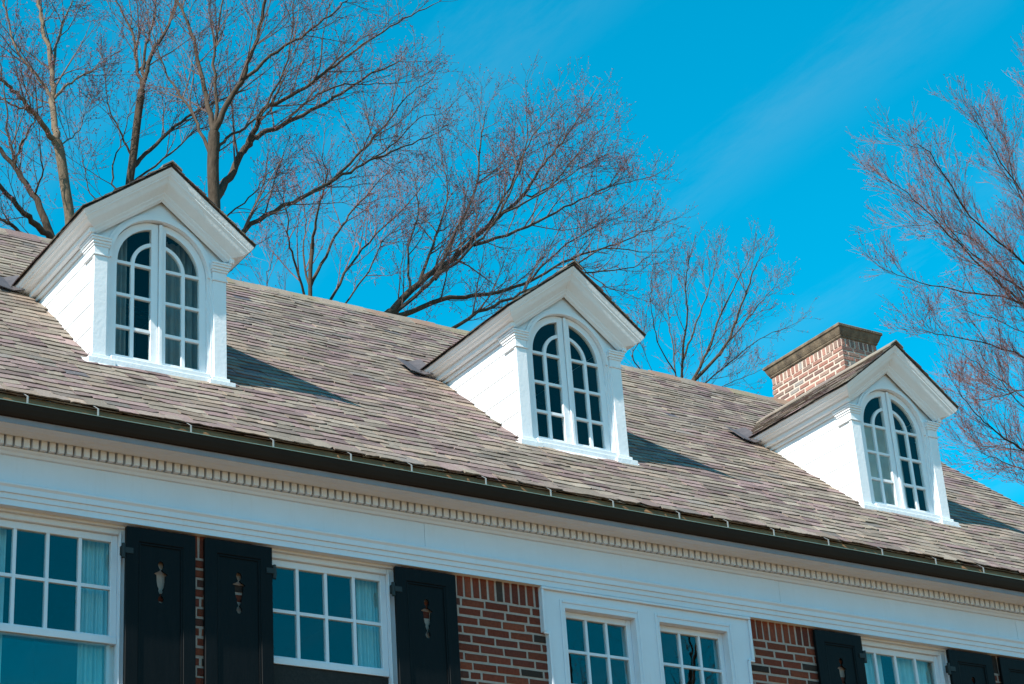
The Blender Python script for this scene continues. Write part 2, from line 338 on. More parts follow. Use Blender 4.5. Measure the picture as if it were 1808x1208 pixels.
def slate_poly(mb, w, ln, place, last=False, rough=1.0):
    """one slate in (u along course, v up slope, h off deck); place maps to world"""
    c = rnd.choice(SCOLS); f = rnd.uniform(.64, 1.22)
    if rnd.random() < .004: c = (.08,.085,.105)
    mb.cur = (c[0]*f*1.0, c[1]*f*.92, c[2]*f*.90)
    nb_ = 5; th = rnd.uniform(.006, .011); hb = th+rnd.uniform(.007,.012); tilt = rnd.uniform(-.0025,.0025)
    us = [0]+[w*(i+rnd.uniform(-.25,.25))/(nb_-1) for i in range(1, nb_-1)]+[w]
    vb = [rnd.uniform(-.005,.005)*rough for _ in us]
    if rnd.random() < .18: vb[0] += rnd.uniform(.008,.025)*rough
    if rnd.random() < .18: vb[-1] += rnd.uniform(.008,.025)*rough
    if rnd.random() < .10: vb[2] += rnd.uniform(.005,.018)*rough
    off = rnd.uniform(-.004,.004)
    top = [(u, off+q, hb+tilt*(u/w-.5)*2) for u, q in zip(us, vb)]
    bot = [(u+rnd.uniform(-.002,.002), off+q+rnd.uniform(.0,.004), hb-th) for u, q in zip(us, vb)]
    up = [(w, ln, .003), (0, ln, .003)]; upb = [(w, ln, 0), (0, ln, 0)]
    vs = [place(*p) for p in top+up+bot+upb]; n = nb_; q = n+2
    mb.add(vs, [tuple(range(q))]+[(q+i+1, i+1, i, q+i) if False else (i, q+i, q+i+1, i+1) for i in range(n-1)]+[(n-1, q+n-1, q+n, n), (0, n+1, q+n+1, q)])
def wob(x, v): return .010*mnoise.noise(Vector((x*.8, v*.8, 3.3)))+.004*mnoise.noise(Vector((x*3, v*3, 1.3)))
LROOF = (YR-YE)/CA; NROW = 50; EXPO = LROOF/NROW
recs = []
for j in range(NROW):
    x = XL-rnd.uniform(0, .2)
    while x < XR:
        w = rnd.choice((.13,.16,.18,.2,.2,.23,.26))*rnd.uniform(.93,1.07)
        x0 = max(x, XL-rnd.uniform(0,.012)); x1 = min(x+w-.003, XR+rnd.uniform(-.008,.012)); x += w
        if x1-x0 < .03: continue
        v0 = j*EXPO; cy = YE+(v0+EXPO/2)*CA; cx = (x0+x1)/2; skip = False
        for d in DX:
            if abs(cx-d) < .54 and .02 < cy < 1.25: skip = True
            dz = RZ+SL*cy
            if dz > 1.18 and abs(cx-d) < .725*(1-(dz-1.154)/.56)-.06: skip = True
        if not skip: recs.append((x0, x1-x0, v0, cx, cy))
def vis(cx, cy):
    p = to_px((cx, cy, Z0+RZ+SL*cy)); return -10 < p[0] < 1818 and 0 < p[1] < 1208
order = sorted([i for i, r in enumerate(recs) if vis(r[3], r[4])], key=lambda i: (Vector((recs[i][3], recs[i][4], Z0+RZ+SL*recs[i][4]))-CAM).length/recs[i][1]**.4)
single = set(order[:300]); rest = MB()
for i, (x0, w, v0, cx, cy) in enumerate(recs):
    lift = .0 if v0 > 0 else .006
    def place(u, v, h, x0=x0, v0=v0, lift=lift):
        xx = x0+u; vv = v0+v+.006*mnoise.noise(Vector((xx*.9, v0*2, 9.1))); hh = h+wob(xx, vv)+.012+lift
        return (xx, YE+vv*CA-hh*SA, Z0+RZ+SL*YE+vv*SA+hh*CA)
    ln = EXPO*2.0 if v0+EXPO*2.0 < LROOF else LROOF-v0
    mb = MB() if i in single else rest
    slate_poly(mb, w, ln, place, rough=1.0 if v0 > 0 else 1.9)
    if i in single: mb.build('slate', SLATE, roof, fix=False)
tag(rest.build('slate', SLATE, roof, fix=False), None, kind='stuff')
# under-eave starter course
st = MB(); x = XL
while x < XR-.1:
    w = rnd.uniform(.18,.3)
    slate_poly(st, w-.004, .3, lambda u, v, h, x=x: (x+u, YE+.012+v*CA-(h-.004)*SA, Z0+RZ+SL*(YE+.012)+v*SA+(h-.004)*CA)); x += w
tag(st.build('starter_slate', SLATE, roof, fix=False), None, kind='stuff')
# ridge slates
x = XL; k = 0
while x < XR:
    w = rnd.uniform(.24,.36); x1 = min(x+w, XR); q = MB(); c = rnd.choice([(.27,.17,.12),(.23,.19,.15),(.28,.22,.17),(.20,.13,.12),(.24,.20,.13)]); q.cur = c
    h = .032+rnd.uniform(0,.012); t_ = rnd.uniform(-.004,.004); zr = Z0+RZ+SL*YR+wob(x, LROOF)
    for s in (-1, 1):
        y2 = YR+s*.13*1
        a = [(x,YR,zr+h+.012),(x1+.02,YR,zr+h+.012+t_),(x1+.02,y2,zr+h+t_-.13*SL),(x,y2,zr+h-.13*SL+rnd.uniform(-.004,.004))]
        q.add(a+[(p[0],p[1],p[2]-.016) for p in a], [(0,1,2,3),(7,6,5,4),(0,4,5,1),(1,5,6,2),(2,6,7,3),(3,7,4,0)])
    q.build('ridge_slate', SLATE, roof); x = x1; k += 1

# ------------------------------------------------------------------ dormers (local frame: x across, y depth, z from base)
TH = math.tan(R(37.63)); EV, ZE = .725, 1.154; WC = .545
def ymain(z): return (z-RZ)/SL
ARC = [(.41*math.cos(a), .887+.41*math.sin(a)) for a in [math.pi*i/28 for i in range(29)]]
def make_dormer():
    b = MB()
    ap = ZE+TH*WC-.05
    hole = [(.41,.028)]+ARC+[(-.41,.028)]
    b.plate([(-WC,-.13),(WC,-.13),(WC,ZE-.05),(0,ap),(-WC,ZE-.05)], [hole], .03, .115)
    for s in (-1, 1):
        x0, x1 = sorted((s*WC, s*(WC-.06))); b.box(x0, x1, .1155, 1.62, -.1, ZE-.05)
    dm = b.build('dormer', WHITE, house, keep=True)
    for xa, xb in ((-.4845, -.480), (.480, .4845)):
        q = MB(); q.box(xa, xb, .116, 1.6, -.1, ZE-.06); q.build('dark_lining', ROOM, dm)  # dark sheets added over the pale cheeks so the dormer inside reads dark
    P = lambda mb, name, mat, **k: mb.build(name, mat, dm, **k)
    for s in (-1, 1):
        q = MB(); x0, x1 = sorted((s*.450, s*.562)); q.box(x0, x1, -.002, .0295, .012, .865); bevel(P(q, 'pilaster', WHITE), .003)
        q = MB(); q.box(min(s*.43,s*.455), max(s*.43,s*.455), .012, .0295, .012, .887); P(q, 'casing_strip', WHITE)
        q = MB(); w = s
        for za, zb_, o in ((.866,.880,.010),(.880,.945,.003),(.945,.965,.011),(.965,.988,.020),(.988,1.008,.030),(1.008,1.026,.036)):
            x0, x1 = sorted((s*(.448-min(o,.02)), s*(.562+o))); q.box(x0, x1, -.002-o, .2-.0 if False else .18+o, za, zb_-.0004)
        bevel(P(q, 'capital', WHITE), .003)
        q = MB()
        for za, zb_, o in ((-.115,-.030,.050),(-.030,.011,.018)):
            x0, x1 = sorted((s*(.44-o), s*(.562+o))); q.box(x0, x1, -.005-o, .20, za, zb_-.0005)
        bevel(P(q, 'plinth', WHITE), .003)
        # cheek boards
        zz = -.35; i = 0
        while zz < ZE-.2:
            q = MB(); h = .205; xo = s*(WC+.0005); y1 = ymain(zz+h)+.08
            z1 = min(zz+h-.0, ZE-.16)
            pts = [(xo, zz), (xo+s*.011, zz), (xo+s*.006, z1-.002), (xo, z1-.002)]
            ya = .035; vs = [(px, ya, pz) for px, pz in pts]+[(px, y1, pz) for px, pz in pts]
            q.add(vs, [(0,1,2,3),(7,6,5,4)]+[(k,(k+1)%4,4+(k+1)%4,4+k) for k in range(4)]); P(q, 'siding_board', WHITE); zz += h
        q = MB(); x0, x1 = sorted((s*(WC+.0006), s*(WC+.030))); q.box(x0, x1, .03, 1.5, ZE-.158, ZE-.062); P(q, 'cheek_frieze', WHITE)
        q = MB(); x0, x1 = sorted((s*(WC+.031), s*(WC+.075))); q.box(x0, x1, -.045, 1.5, ZE-.125, ZE-.062); bevel(P(q, 'bed_mould', WHITE), .012, 2)
    # arched casing bands
    q = MB(); q.band(0, .887, .411, .436, 0, math.pi, .010, .0295, 32); q.band(0, .887, .436, .462, 0, math.pi, .018, .0297, 32); P(q, 'arch_casing', WHITE)
    q = MB(); q.box(-.42, .42, -.03, .0295, -.112, -.012); q.box(-.415, .415, -.02, .0292, -.0118, .027); bevel(P(q, 'sill', WHITE), .004)
    # swept cornice: eave, rakes, eave
    prof = [(0,.0),(.18,0),(.18,.004),(.162,.028),(.152,.032),(.150,.040),(.132,.046),(.118,.060),(.108,.064),(.050,.066),(.046,.074),(.030,.080),(.024,.092),(0,.094)]
    q = MB(); n = len(prof); paths = []
    yb_ = 1.5
    for d, dr in prof:
        z = ZE-.012-dr
        paths.append([(-(WC+d), yb_, z), (-(WC+d), -d, z), (0, -d, z+TH*(WC+d)), (WC+d, -d, z), (WC+d, yb_, z)])
    vs = [paths[i][k] for k in range(5) for i in range(n)]
    q.add(vs, [(k*n+i, k*n+i+1, (k+1)*n+i+1, (k+1)*n+i) for k in range(4) for i in range(n-1)]); P(q, 'cornice', WHITE)
    # roof boards + slates
    for s in (-1, 1):
        q = MB(); ya = -.183
        zE, zA = ZE-.010, ZE-.010+TH*EV
        vs = [(s*(EV+.004), ya, zE),(0, ya, zA+.003),(0, ymain(zA)+.1, zA+.003),(s*(EV+.004), ymain(zE)+.1, zE)]
        q.add([(x,y,z-.008) for x,y,z in vs]+[(x,y,z+.004) for x,y,z in vs], [(0,1,2,3),(7,6,5,4),(0,4,5,1),(1,5,6,2),(2,6,7,3),(3,7,4,0)])
        P(q, 'roof_board', DECK)
    Ls = EV/math.cos(R(37.63)); nr = 8; ex = Ls/nr; ct, sn = math.cos(R(37.63)), math.sin(R(37.63))
    sl = []
    for s in (-1, 1):
        for j in range(nr):
            zz = ZE+(j+.5)*ex*sn; yend = ymain(zz)+.12; y = -.20+rnd.uniform(-.006,.006); first = True
            while y < yend:
                w = rnd.choice((.18,.21,.24,.27)); w = w*(rnd.uniform(.6,1) if first else 1)
                def place(u, v, h, y=y, s=s, j=j):
                    vv = j*ex+v-.012; hh = h+.006
                    return (s*(EV-vv*ct+hh*sn), y+u, ZE-.008+vv*sn+hh*ct)
                q = MB(); slate_poly(q, w-.003, ex*1.6 if j < nr-1 else ex+.004, place, rough=1.0); sl.append(q); y += w; first = False
        for y0 in [(-.205+i*.3) for i in range(7)]:
            q = MB(); q.cur = rnd.choice([(.25,.21,.17),(.22,.19,.16),(.19,.15,.135)]); hh = .034+rnd.uniform(0,.005); zz = ZE-.008+EV*TH+hh
            a = [(0,y0,zz+.006),(0,min(y0+.31,1.95),zz+.006),(s*.085,min(y0+.31,1.95),zz+.006-.085*TH),(s*.085,y0,zz+.006-.085*TH)]
            q.add(a+[(p[0],p[1],p[2]-.014) for p in a], [(0,1,2,3),(7,6,5,4),(0,4,5,1),(1,5,6,2),(2,6,7,3),(3,7,4,0)]); P(q, 'ridge_slate', SLATE)
    for q in sl: P(q, 'slate', SLATE, fix=False)
    # flashing folded on the main roof behind the eave ends
    for s in (-1, 1):
        q = MB(); x0, xm, x1 = s*(EV-.09), s*(EV+.03), s*(EV+.17); ya, yb2 = 1.24, 1.52
        pl = lambda x, y, h: (x, y-h*SA, RZ+SL*y+h*CA)
        a = [pl(x0,ya,.085),pl(xm,ya,.052),pl(x1,ya,.070),pl(x1,yb2,.075),pl(xm,yb2,.055),pl(x0,yb2,.10)]
        q.add(a+[(p[0],p[1]+.004,p[2]-.005) for p in a], [(0,1,4,5),(1,2,3,4),(6,11,10,7),(7,10,9,8),(0,6,7,1),(1,7,8,2),(2,8,9,3),(3,9,10,4),(4,10,11,5),(5,11,6,0)])
        q.box(min(xm-.008,xm+.008), max(xm-.008,xm+.008), ya+.02, ya+.05, RZ+SL*ya+.06, RZ+SL*ya+.10)
        P(q, 'flashing', LEAD)
    # base flashing lip
    q = MB(); q.add([(-.63,-.075,-.098),(.64,-.075,-.098),(.66,.0,-.028),(-.65,.0,-.028),(-.63,-.075,-.108),(.64,-.075,-.108),(.66,.0,-.05),(-.65,.0,-.05)], [(0,1,2,3),(4,7,6,5),(0,4,5,1),(1,5,6,2),(2,6,7,3),(3,7,4,0)]); P(q, 'apron_flashing', WHITE)
    # casement leaves
    Y0, Y1 = .055, .095
    gr = .347
    for s in (-1, 1):
        q = MB()
        q.box(*sorted((s*.352, s*.408)), Y0, Y1, .029, .887); q.box(*sorted((s*.004, s*.062)), Y0, Y1, .029, 1.285)
        q.box(*sorted((s*.0625, s*.3515)), Y0+.0005, Y1, .029, .080)
        a0, a1 = (0, math.pi/2-.155) if s > 0 else (math.pi/2+.155, math.pi)
        q.band(0, .887, gr, .405, a0, a1, Y0, Y1, 18)
        sash = P(q, 'casement_sash', WHITE)
        q = MB()
        q.box(*sorted((s*.200, s*.230)), Y0+.006, Y1-.006, .0805, .887)
        aa = math.acos(.062/.215)
        a0, a1 = (0, aa) if s > 0 else (math.pi-aa, math.pi)
        q.band(0, .887, .200, .230, a0, a1, Y0+.006, Y1-.006, 12)
        P(q, 'muntin', WHITE)
        for z in (.325, .605, .887):
            q = MB(); q.box(*sorted((s*.0625, s*.1995)), Y0+.004, Y1-.004, z-.012, z+.012); q.box(*sorted((s*.2305, s*.352)), Y0+.004, Y1-.004, z-.012, z+.012); P(q, 'muntin', WHITE)
        zs = [.08,.325,.605,.887]
        for i in range(3):
            for x0, x1 in ((.062,.200),(.230,.352)):
                q = MB(); tl = rnd.uniform(-.002,.002); q.box(*sorted((s*x0, s*x1)), .076+tl, .079+tl, zs[i]+.010, zs[i+1]-.010); P(q, 'pane', OLDGLASS)
        arc = lambda r, aA, aB, n=10: [(s*r*math.cos(aA+(aB-aA)*i/n), .887+r*math.sin(aA+(aB-aA)*i/n)) for i in range(n+1)]
        q = MB(); ai = math.acos(.062/.200); q.plate([(s*.062,.897)]+[(s*.198,.897)]+arc(.200,.06,ai), [], .076, .079); P(q, 'pane', OLDGLASS)
        q = MB(); q.plate([(s*.231,.897),(s*.346,.897)]+arc(.347,.04,math.acos(.062/.347))+arc(.230,math.acos(.062/.230),.06), [], .076, .079); P(q, 'pane', OLDGLASS)
    q = MB(); q.box(-.002, .028, .036, .0548, .03, 1.283); bevel(P(q, 'astragal', WHITE), .004)
    for z in (.22,.62): 
        q = MB(); q.box(.404,.418,.045,.060,z,z+.07); q.box(.408,.414,.038,.045,z+.005,z+.065); P(q, 'hinge', IRON if False else WHITE)
    return dm
d1 = make_dormer()
def copy_tree(o, parent):
    c = o.copy(); COL.objects.link(c); inv = o.matrix_parent_inverse.copy(); c.parent = parent; c.matrix_parent_inverse = inv
    for ch in o.children: copy_tree(ch, c)
    return c
d1.location = (DX[0], 0, Z0)
dorm = [d1]
for X, in ((DX[1],), (DX[2],)):
    c = copy_tree(d1, house); c.location = (X, 0, Z0); dorm.append(c)
for d, s in zip(dorm, ('white dormer nearest the left edge of the photo', 'white dormer standing in the middle of the slate roof', 'white dormer in front of the brick chimney')): d['label'] = s

# ------------------------------------------------------------------ chimney
CX0, CX1, CY0, CY1 = 9.602, 10.152, 2.473, 3.74; CZT = Z0+3.338
b = MB(); b.box(CX0+.005, CX1-.005, CY0+.005, CY1-.005, Z0+1.6, CZT-.002); chim = hp(b, 'chimney', CMORTAR); tag(chim, 'square brick chimney with flared stone cap behind the right-hand dormer')
CCOL = [(.37,.19,.15)]*4+[(.32,.155,.12)]*3+[(.29,.19,.155)]*3+[(.23,.14,.12)]*2+[(.29,.26,.24)]
cr = MB()
def chim_face(axis, u0, u1, f, single, sgn):
    zt = CZT; n = round((u1-u0)/.0695); w = (u1-u0)/n
    items = [(u0+i*w+.011, u0+(i+1)*w-.011, zt-.100, zt-.008) for i in range(n)]
    zt -= .108; row = 0; m_ = max(3, round((u1-u0)/.172)); bw = (u1-u0)/m_
    while zt > Z0+2.1:
        u = u0-(row%2)*bw/2
        while u < u1-.01:
            a, c = max(u, u0), min(u+bw-.021, u1)
            if c-a > .03: items.append((a, c, zt-.063+.019, zt))
            u += bw
        zt -= .063; row += 1
    for a, c, z0, z1 in items:
        q = MB() if single and z0 > Z0+2.55 else cr
        if sgn > 0: brick_mesh(q, a, c, z0, z1, f, .05, axis, CCOL)
        else: brick_mesh(q, a, c, z0, z1, f, -.05, axis, CCOL)
        if q is not cr: q.build('brick', BRICK, chim)
chim_face(1, CY0, CY1, CX0, True, 1); chim_face(0, CX0, CX1, CY0, True, 1)
chim_face(1, CY0, CY1, CX1, False, -1); chim_face(0, CX0, CX1, CY1, False, -1)
tag(cr.build('brick', BRICK, chim), None, kind='stuff')
b = MB(); rings = [(.004,-.003),(.014,.012),(.014,.026),(.020,.030),(.036,.064),(.050,.104),(.050,.112),(.064,.116),(.066,.146),(.060,.152),(-.05,.160)]
vs = []
for o_, z in rings: vs += [(CX0-o_,CY0-o_,CZT+z),(CX1+o_,CY0-o_,CZT+z),(CX1+o_,CY1+o_,CZT+z),(CX0-o_,CY1+o_,CZT+z)]
n = len(rings)
b.add(vs, [(4*i+k,4*i+(k+1)%4,4*i+4+(k+1)%4,4*i+4+k) for i in range(n-1) for k in range(4)]+[(0,3,2,1),(4*n-4,4*n-3,4*n-2,4*n-1)])
bevel(b.build('chimney_cap', STONE, chim), .004, 2)

# ------------------------------------------------------------------ windows on the wall
def sash_window(w, glabel):
    b = MB(); g = .46; yf = YW+.045
    for s in (-1, 1):
        b.box(*sorted((w+s*.508, w+s*.598)), yf, yf+.16, ZB+.02, ZT+.015)
        b.box(*sorted((w+s*.565, w+s*.602)), yf-.022, yf-.0005, ZB+.02, ZT+.015)
        b.box(*sorted((w+s*.508, w+s*.520)), yf-.012, yf-.0006, ZB+.02, Z0-1.665)
    b.box(w-.5075, w+.5075, yf+.002, yf+.16, Z0-1.672, ZT+.014)
    b.box(w-.564, w+.564, yf-.03, yf+.0015, Z0-1.633, ZT+.013)
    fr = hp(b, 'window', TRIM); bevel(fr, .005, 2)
    ys = yf+.03
    q = MB()
    for s in (-1, 1): q.box(*sorted((w+s*g, w+s*.507)), ys, ys+.04, Z0-2.46, Z0-1.6725)
    q.box(w-g+.0003, w+g-.0003, ys+.0005, ys+.04, Z0-1.725, Z0-1.6727); q.box(w-.506, w+.506, ys-.006, ys-.0005, Z0-2.462, Z0-2.412); q.box(w-g+.0003, w+g-.0003, ys+.0005, ys+.04, Z0-2.452, Z0-2.402)
    sash = sub(q, 'upper_sash', TRIM, fr); bevel(sash, .004)
    q = MB()
    for s in (-1, 1): q.box(*sorted((w+s*g, w+s*.507)), ys+.045, ys+.085, ZB+.05, Z0-2.40)
    q.box(w-g, w+g, ys+.0455, ys+.085, Z0-2.455, Z0-2.401); q.box(w-g, w+g, ys+.0455, ys+.085, ZB+.05, ZB+.12); sub(q, 'lower_sash', TRIM, fr)
    for i in (-1, 0, 1):
        q = MB(); x = w+i*.2345; q.box(x-.012, x+.012, ys+.004, ys+.036, Z0-2.402, Z0-1.725); sub(q, 'muntin', TRIM, fr)
    q = MB()
    xsn = [w-g, w-.2345, w, w+.2345, w+g]
    for i in range(4): q.box(xsn[i]+(.0125 if i else 0), xsn[i+1]-(.0125 if i < 3 else 0), ys+.006, ys+.034, Z0-2.073, Z0-2.049)
    sub(q, 'muntin', TRIM, fr)
    for i in range(4):
        for z0, z1 in ((Z0-2.403, Z0-2.07), (Z0-2.052, Z0-1.724)):
            q = MB(); t_ = rnd.uniform(-.0015,.0015); q.box(xsn[i]+.010, xsn[i+1]-.010, ys+.018+t_, ys+.021+t_, z0, z1); sub(q, 'pane', GLASS, fr)
    q = MB(); q.box(w-g+.001, w+g-.001, ys+.060, ys+.063, ZB+.118, Z0-2.452); sub(q, 'pane', GLASS, fr)
    q = MB(); q.box(w-.500, w+.500, ys+.008, ys+.014, ZB+.06, Z0-2.464)
    if w == WINS[0]: sub(q, 'storm_pane', GLASS, fr)
    else: sub(q, 'insect_screen', SCREEN, fr)
    return fr
for w in WINS: sash_window(w, '')
# paired windows in one white crossetted surround
b = MB(); yc = YW-.028
ol = [(2.925,ZB-.4),(4.925,ZB-.4),(4.925,Z0-1.985),(4.972,Z0-1.985),(4.972,Z0-1.6175),(2.886,Z0-1.6175),(2.886,Z0-1.985),(2.925,Z0-1.985)]
hl = [[(a,ZB-.3),(c,ZB-.3),(c,Z0-1.765),(a,Z0-1.765)] for a, c in ((3.11,3.79),(4.03,4.725))]
b.plate(ol, hl, yc, yc+.20); tw = hp(b, 'paired_window', TRIM); tw['label'] = 'paired window in one white surround without shutters'
q = MB()   # outer backband following the ears
for s, xa, xb in ((0, 2.886, 2.925), (1, 4.972, 4.925)):
    dx = .022 if s == 0 else -.022
    q.box(*sorted((xa, xa+dx)), yc-.020, yc-.0005, Z0-1.985, Z0-1.64); q.box(*sorted((xb, xb+dx)), yc-.020, yc-.0005, ZB-.4, Z0-1.9855)
    q.box(*sorted((xa, xb+dx)), yc-.019, yc-.0006, Z0-2.005, Z0-1.9856)
q.box(2.886, 4.972, yc-.024, yc-.0007, Z0-1.6395, Z0-1.6178)
bevel(sub(q, 'backband', TRIM, tw), .005, 2)
q = MB()
for xa, xb in ((3.06,3.082),(3.815,3.837),(3.985,4.007),(4.753,4.775)): q.box(xa, xb, yc-.008, yc-.0005, ZB-.3, Z0-1.70)
q.box(3.084, 3.813, yc-.007, yc-.0006, Z0-1.724, Z0-1.702); q.box(4.009, 4.751, yc-.007, yc-.0006, Z0-1.724, Z0-1.702)
bevel(sub(q, 'inner_moulding', TRIM, tw), .004, 1)
for a, c in ((3.11,3.79),(4.03,4.725)):
    ys = YW+.04; q = MB(); z1 = Z0-1.765
    for s0, s1 in ((a, a+.045), (c-.045, c)): q.box(s0, s1, ys, ys+.04, ZB-.3, z1)
    q.box(a+.0455, c-.0455, ys+.0005, ys+.04, z1-.05, z1); bevel(sub(q, 'sash', TRIM, tw), .004)
    xn = [a+.045, a+.045+(c-a-.09)/3, a+.045+2*(c-a-.09)/3, c-.045]
    for x in xn[1:3]:
        q = MB(); q.box(x-.011, x+.011, ys+.004, ys+.036, ZB-.3, z1-.0505); sub(q, 'muntin', TRIM, tw)
    zz = z1-.05; zn = [zz-.272*i for i in range(6)]
    for z in zn[1:]:
        q = MB()
        for i in range(3): q.box(xn[i]+(.0115 if i else .0005), xn[i+1]-(.0115 if i < 2 else .0005), ys+.006, ys+.034, z-.011, z+.011)
        sub(q, 'muntin', TRIM, tw)
    for i in range(3):
        for k in range(5):
            q = MB(); t_ = rnd.uniform(-.0015,.0015); q.box(xn[i]+.009, xn[i+1]-.009, ys+.018+t_, ys+.021+t_, zn[k+1]+.009, zn[k]-.009); sub(q, 'pane', GLASS, tw)
# rooms behind the glass
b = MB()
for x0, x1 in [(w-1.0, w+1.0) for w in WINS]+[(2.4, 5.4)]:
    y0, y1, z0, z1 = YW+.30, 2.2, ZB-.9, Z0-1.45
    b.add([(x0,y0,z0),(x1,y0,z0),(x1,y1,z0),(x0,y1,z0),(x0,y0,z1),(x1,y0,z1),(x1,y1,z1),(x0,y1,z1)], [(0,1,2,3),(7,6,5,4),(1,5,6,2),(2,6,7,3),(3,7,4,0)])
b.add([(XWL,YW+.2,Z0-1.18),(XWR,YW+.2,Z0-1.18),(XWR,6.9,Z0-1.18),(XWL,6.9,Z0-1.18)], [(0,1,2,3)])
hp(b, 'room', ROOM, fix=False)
# ------------------------------------------------------------------ shutters
def urn(cx, zt):          # cut-out with ball, bell, drop and foot; zt = its top
    half = [(0,0),(.016,-.008),(.022,-.028),(.016,-.05),(.006,-.064),(.012,-.072),(.046,-.090),(.050,-.098),(.034,-.104),(.032,-.150),(.026,-.185),(.016,-.205),(.020,-.218),(.010,-.240),(.004,-.252),(.016,-.262),(.022,-.284),(.012,-.303),(0,-.306)]
    return [(cx+x, zt+z) for x, z in half]+[(cx-x, zt+z) for x, z in half[-2:0:-1]]
def shutter(x0, x1, hinge, cut=True):
    b = MB(); yf = YW-.048; zt, zb_ = Z0-1.636, ZB-.15
    hole = [(x0+.095, zb_+.1), (x1-.095, zb_+.1), (x1-.095, zt-.105), (x0+.095, zt-.105)]
    b.plate([(x0,zb_),(x1,zb_),(x1,zt),(x0,zt)], [hole], yf, yf+.034)
    sh = hp(b, 'shutter', BLACK); bevel(sh, .004)
    q = MB(); xi0, xi1, zi1, zi0 = x0+.0955, x1-.0955, zt-.1055, zb_+.1005
    q.plate([(xi0,zi0),(xi1,zi0),(xi1,zi1),(xi0,zi1)], [urn((x0+x1)/2+.003, zt-.222)], yf+.012, yf+.026); sub(q, 'panel', BLACK, sh)
    q = MB()
    t_ = .016
    q.box(xi0, xi0+t_, yf+.004, yf+.0115, zi0, zi1); q.box(xi1-t_, xi1, yf+.004, yf+.0115, zi0, zi1); q.box(xi0+t_, xi1-t_, yf+.0042, yf+.0115, zi1-t_, zi1)
    bevel(sub(q, 'panel_mould', BLACK, sh), .004, 2)
    hx = x0 if hinge < 0 else x1
    q = MB(); s = hinge
    q.box(*sorted((hx-s*.05, hx+s*.012)), yf-.006, yf-.001, zt-.20, zt-.16)
    q.tube([Vector((hx+s*.018, yf+.008, zt-.235)), Vector((hx+s*.018, yf+.008, zt-.13))], [.014,.014], 10)
    q.box(*sorted((hx+s*.004, hx+s*.035)), yf+.004, yf+.034, zt-.215, zt-.15); sub(q, 'hinge', IRON, sh)
    return sh
for x0, x1, h in ((-.582,-.057,-1),(.015,.546,1),(1.57,2.10,-1),(5.664,6.188,1),(7.206,7.740,-1),(7.836,8.362,1)): shutter(x0, x1, h)

# ------------------------------------------------------------------ curtains (things hanging inside)
def curtain(x0, x1, y, z0, z1, mat, label, cat='curtain', folds=9, amp=.016, seed=0):
    r = random.Random(seed); n = folds*8; ph = [r.uniform(0, 6.3) for _ in range(4)]; q = MB(); vs = []
    for k, z in enumerate((z1, z1-(z1-z0)*.3, z1-(z1-z0)*.65, z0)):
        for i in range(n+1):
            u = i/n; yy = y+amp*(math.sin(u*folds*6.283+ph[0]+.25*k)+.5*math.sin(u*folds*9.1+ph[1]+.4*k))*(.8+.15*k)
            vs.append((x0+(x1-x0)*u, yy, z))
    m_ = len(vs); vs2 = [(x, yy+.003, z) for x, yy, z in vs]; f = []
    for k in range(3):
        for i in range(n):
            a = k*(n+1)+i; f.append((a, a+1, a+n+2, a+n+1)); f.append((m_+a, m_+a+n+1, m_+a+n+2, m_+a+1))
    q.add(vs+vs2, f); return tag(q.build('curtain', mat, smooth=True, fix=False), label, cat, 'curtains hanging inside the windows')
yc_ = YW+.19
curtain(-.82, -.50, yc_, ZB-.3, Z0-1.60, CLOTH, 'pale blue-white curtain at the right side of the leftmost large window', seed=1)
curtain(-1.72, -1.36, yc_, ZB-.3, Z0-1.60, CLOTH, 'pale blue-white curtain at the left edge of the photo, inside the leftmost window', seed=2)
curtain(1.37, 1.66, yc_, ZB-.3, Z0-1.60, CLOTH, 'pale curtain at the right side of the window between two shutters', seed=3)
curtain(6.06, 6.62, yc_, ZB-.3, Z0-1.60, CLOTH, 'pale gathered curtain, left one of the rightmost large window', seed=4)
curtain(6.74, 7.29, yc_, ZB-.3, Z0-1.60, CLOTH, 'pale gathered curtain, right one of the rightmost large window', seed=5)
curtain(-.44, -.20, .22, Z0+.0, Z0+1.24, GREYCLOTH, 'grey curtain in the left casement of the leftmost dormer', seed=6, folds=5)
curtain(.12, .44, .22, Z0+.0, Z0+1.24, GREYCLOTH, 'grey curtain in the right casement of the leftmost dormer', seed=7, folds=6)
curtain(DX[2]-.46, DX[2]+.27, .24, Z0+.0, Z0+1.0, SHEER, 'cream curtain across the dormer in front of the chimney', seed=8, folds=4, amp=.008)

